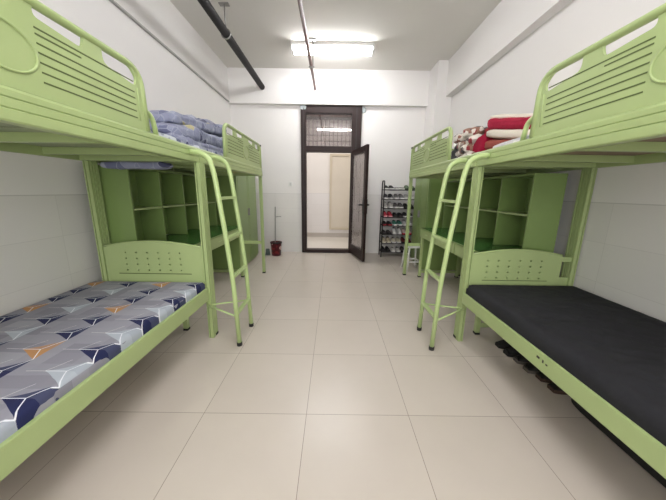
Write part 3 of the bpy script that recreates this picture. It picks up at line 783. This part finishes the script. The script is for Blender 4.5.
# ------------------------------------------------------------------ shoe rack and shoes
RX0, RX1, RY0, RY1 = .985, 1.62, 5.36, 5.58
ZS = [1.33, 1.15, .975, .80, .635, .46, .285, .10]
if True:
    RX1 = 1.66
    rack = thing('shoe_rack', ((RX0 + RX1) / 2, (RY0 + RY1) / 2, 0), 'tall black metal shoe rack against the far wall right of the door', 'shoe rack')
    o = ((RX0 + RX1) / 2, (RY0 + RY1) / 2, 0)
    for x in (RX0, RX1):
        MB(1, o).tube([(x, RY0, 0), (x, RY0, 1.5), (x, RY1, 1.5), (x, RY1, 0)], .012, 8, fil=.05).build('side_frame', BLACKM, rack)
    for z in ZS:
        s = MB(1, o)
        for k in range(5):
            y = RY0 + (RY1 - RY0) * k / 4; s.tube([(RX0, y, z), (RX1, y, z)], .0095 if k in (0, 4) else .006, 6)
        s.build('shelf', BLACKM, rack)
def shoe_mesh(L=.25, W=.086, H=.085, cuff=.0):
    """sole and upper with an ankle opening; toe at -y"""
    m = MB(); t = bmesh.new(); n = 14; ns = 12
    def half(k):            # half width along the length
        a = k / ns; return W / 2 * (.80 + .2 * math.sin(math.pi * min(1, a * 1.15)) if a > .12 else .62 + a * 2.2) * (1 if a < .93 else .86) * (1.0 if a > .45 else 1.06)
    def top(k):
        a = k / ns
        if a < .35: return .35 + a * .9
        if a < .55: return .665 + (a - .35) * 1.4
        return .945 - .25 * math.sin((a - .55) / .45 * math.pi) + .06 * (a - .55)
    rings = []
    for k in range(ns + 1):
        y = -L / 2 + L * k / ns; hw = half(k); hh = max(.02, H * top(k) - .02)
        ring = []
        for i in range(n):
            th = math.pi * i / (n - 1)
            ring.append(t.verts.new((hw * .92 * math.copysign(abs(math.cos(th)) ** .7, math.cos(th)), y * (.97), .02 + hh * max(0, math.sin(th)) ** .8)))
        rings.append(ring)
    for a, b in zip(rings, rings[1:]):
        for i in range(n - 1): f = t.faces.new((a[i], a[i + 1], b[i + 1], b[i])); f.smooth = True
    t.faces.new(rings[0]); t.faces.new(rings[-1][::-1])
    m._join(t, 0)
    t = bmesh.new(); pr = []
    for k in range(ns + 1): pr.append((half(k), -L / 2 + L * k / ns))
    lp = pr + [(-a, b) for a, b in reversed(pr)]
    A = [t.verts.new((a, b, 0)) for a, b in lp]; B = [t.verts.new((a, b, .024)) for a, b in lp]; N = len(lp)
    t.faces.new(A[::-1]); t.faces.new(B)
    for i in range(N): t.faces.new((A[i], A[(i + 1) % N], B[(i + 1) % N], B[i]))
    m._join(t, 1)
    # dark opening
    t = bmesh.new(); r = [t.verts.new((W * .30 * math.cos(a), L * .2 + L * .2 * math.sin(a), H * .80)) for a in [k * math.pi / 8 for k in range(16)]]
    r2 = [t.verts.new((W * .24 * math.cos(a), L * .2 + L * .17 * math.sin(a), H * .96)) for a in [k * math.pi / 8 for k in range(16)]]
    for i in range(16): t.faces.new((r[i], r[(i + 1) % 16], r2[(i + 1) % 16], r2[i]))
    t.faces.new(r2); m._join(t, 2)
    return m
SHOE_IN = mat('shoe_lining', srgb(40, 36, 36), .9)
_sc = {}
def smat(c): 
    k = 'shoe_%d_%d_%d' % c
    return mat(k, srgb(*c), .7, var=.06, scale=30)
def pair(x, y, z, up, sole, desc, where, H=.085, dx=.1, rz=0., grp='shoes on the black rack'):
    mbase = None
    for k, sd in ((-1, 'left'), (1, 'right')):
        lab = '%s of the %s %s' % ('left one' if k < 0 else 'right one', desc, where)
        px, py = (x + k * dx / 2 * math.cos(rz), y + k * dx / 2 * math.sin(rz))
        if mbase is None:
            mbase = shoe_mesh(H=H).build('shoe', [smat(up), smat(sole), SHOE_IN], None, (px, py, z)); ob = mbase
        else:
            ob = mbase.copy(); COL.objects.link(ob); ob.location = (px, py, z)
        ob.rotation_euler = (0, 0, rz + k * .03)
        tag(ob, lab, 'shoe', grp)
BK, WH, GY, RD, CR = (36, 34, 36), (226, 224, 222), (128, 126, 126), (188, 52, 70), (196, 182, 156)
ordn = ['top', 'second', 'third', 'fourth', 'fifth', 'sixth', 'seventh', 'bottom']
rows = [
 [(BK, WH, 'black shoes with white soles', .08), ((150, 148, 146), WH, 'flat grey shoes', .045), ((92, 110, 84), (60, 66, 56), 'olive green shoes', .09)],
 [((60, 58, 62), WH, 'dark sneakers with thick white fronts', .1), (GY, WH, 'grey and white sneakers', .1), (WH, WH, 'white sneakers', .09)],
 [((178, 174, 170), WH, 'pale grey high sneakers', .12), ((112, 108, 106), WH, 'mid grey sneakers', .1), (BK, BK, 'all black shoes', .09)],
 [(RD, (226, 160, 168), 'red and pink sneakers', .11), (BK, (58, 54, 52), 'black shoes', .08), ((52, 50, 54), WH, 'black shoes with white edges', .09)],
 [(BK, (150, 40, 52), 'black sandals with red soles', .07), ((70, 128, 112), WH, 'teal shoes with white soles', .09), ((206, 204, 202), WH, 'light sneakers', .1)],
 [((70, 64, 64), BK, 'flat dark shoes', .06), (WH, (206, 204, 204), 'tall white sneakers', .12), ((214, 196, 192), RD, 'white sneakers with red soles', .1)],
 [(CR, (222, 214, 196), 'beige shoes', .1), ((216, 206, 186), WH, 'cream shoes', .085), ((110, 34, 36), BK, 'dark red shoes', .09)],
 [(BK, BK, 'low black shoes', .075), ((220, 216, 210), WH, 'white slip on shoes', .07), ((84, 78, 74), BK, 'brown grey shoes', .08)]]
for z, row, nm in zip(ZS, rows, ordn):
    for (up, sole, desc, H), x in zip(row, (1.085, 1.29, 1.49)):
        pair(x, 5.465, z + .0105, up, sole, desc, 'on the %s rack shelf' % nm, H)
# shoes and a bag under the right bed; shoes darkened to include its shade
G2 = 'shoes under the right bed'
pair(1.55, 2.05, 0, (22, 21, 22), (30, 28, 27), 'black shoes', 'under the far end of the right bed', .1, .11, -math.pi / 2, G2)
pair(1.57, 1.84, 0, (26, 24, 24), (92, 86, 80), 'black shoes with grey soles', 'mid row under the right bed', .1, .105, -math.pi / 2, G2)
pair(1.60, 1.64, 0, (24, 22, 22), (70, 52, 42), 'dark shoes with brown soles', 'nearest the bag under the right bed', .09, .105, -math.pi / 2, G2)
bag = thing('duffel_bag', (1.69, .98, 0), 'long black soft bag lying on the floor under the right bed', 'bag')
MB().pillow((0, 0, .1), (.2, .5, .1), (.2, .16), .006, 6, 3, 64, 24).build('bag_body', mat('black_nylon', srgb(20, 20, 22), .6, bump=.2), bag)
h = MB()
for s in (-1, 1): h.tube([(-.06, s * .14, .195), (-.08, s * .12, .215), (-.08, -s * .02 * 0 + s * .03, .215)], .008, 6)
h.build('strap', DARKRUB, bag)

# ------------------------------------------------------------------ small things by the far wall
bk = thing('bucket', (-1.137, 5.38, 0), 'dark red patterned bucket on the floor left of the door', 'bucket')
BUCK = voro_mat('dark_red_bucket_print', [(5, srgb(74, 20, 26)), (2, srgb(120, 34, 40)), (1, srgb(196, 168, 160)), (1, srgb(48, 14, 18))], 18, .35)
MB().lathe([(.085, 0), (.09, .004), (.112, .262), (.112, .27), (.105, .27), (.083, .012), (.0, .012)], (0, 0, 0), 28).build('bucket_body', BUCK, bk)
MB().lathe([(.113, .252), (.119, .254), (.119, .277), (.113, .279), (.106, .277), (.106, .254)], (0, 0, 0), 28).build('rim', DARKRUB, bk)
MB().tube([(.113 * math.cos(a), .02 - .113 * math.sin(a) * .5, .262 - .09 * abs(math.sin(a))) for a in [k * math.pi / 12 for k in range(13)]], .004, 6).build('handle', STEEL, bk)
st = thing('mop_stick', (-1.165, 5.40, .012), 'thin grey stick with a side hook standing in the red bucket', 'mop')
MB().tube([(0, 0, 0), (-.015, .2, .95)], .0095, 8).build('stick', STEEL, st)
MB().tube([(-.012, .155, .745), (.035, .14, .755), (.115, .13, .76)], .0075, 8).build('hook', STEEL, st)
dp = MB().plate([fillet2([(-.05, 0), (.05, 0), (.035, .13), (-.035, .13)], .012)], -.008, .008, axis='y').box(-.05, .05, -.05, .008, 0, .012, .003).build('dustpan', mat('grey_green_plastic', srgb(86, 98, 96), .5), None, (-1.315, 5.40, 0))
tag(dp, 'small grey dustpan leaning on the floor beside the red bucket', 'dustpan')
so = thing('stool', (1.36, 4.50, 0), 'small white plastic stool behind the end of the right desk', 'stool', rz=.12)
MB().box(-.115, .115, -.115, .115, .385, .41, .012).build('seat', WHITEP, so)
for sx in (-1, 1):
    for sy in (-1, 1):
        l = MB(); l.tube([(sx * .095, sy * .095, .39), (sx * .125, sy * .125, 0)], .016, 8); l.build('leg', WHITEP, so)
l = MB()
for s in (-1, 1): l.box(-.1, .1, s * .112 - .005, s * .112 + .005, .14, .165); l.box(s * .112 - .005, s * .112 + .005, -.1, .1, .14, .165)
l.build('stretcher', WHITEP, so)
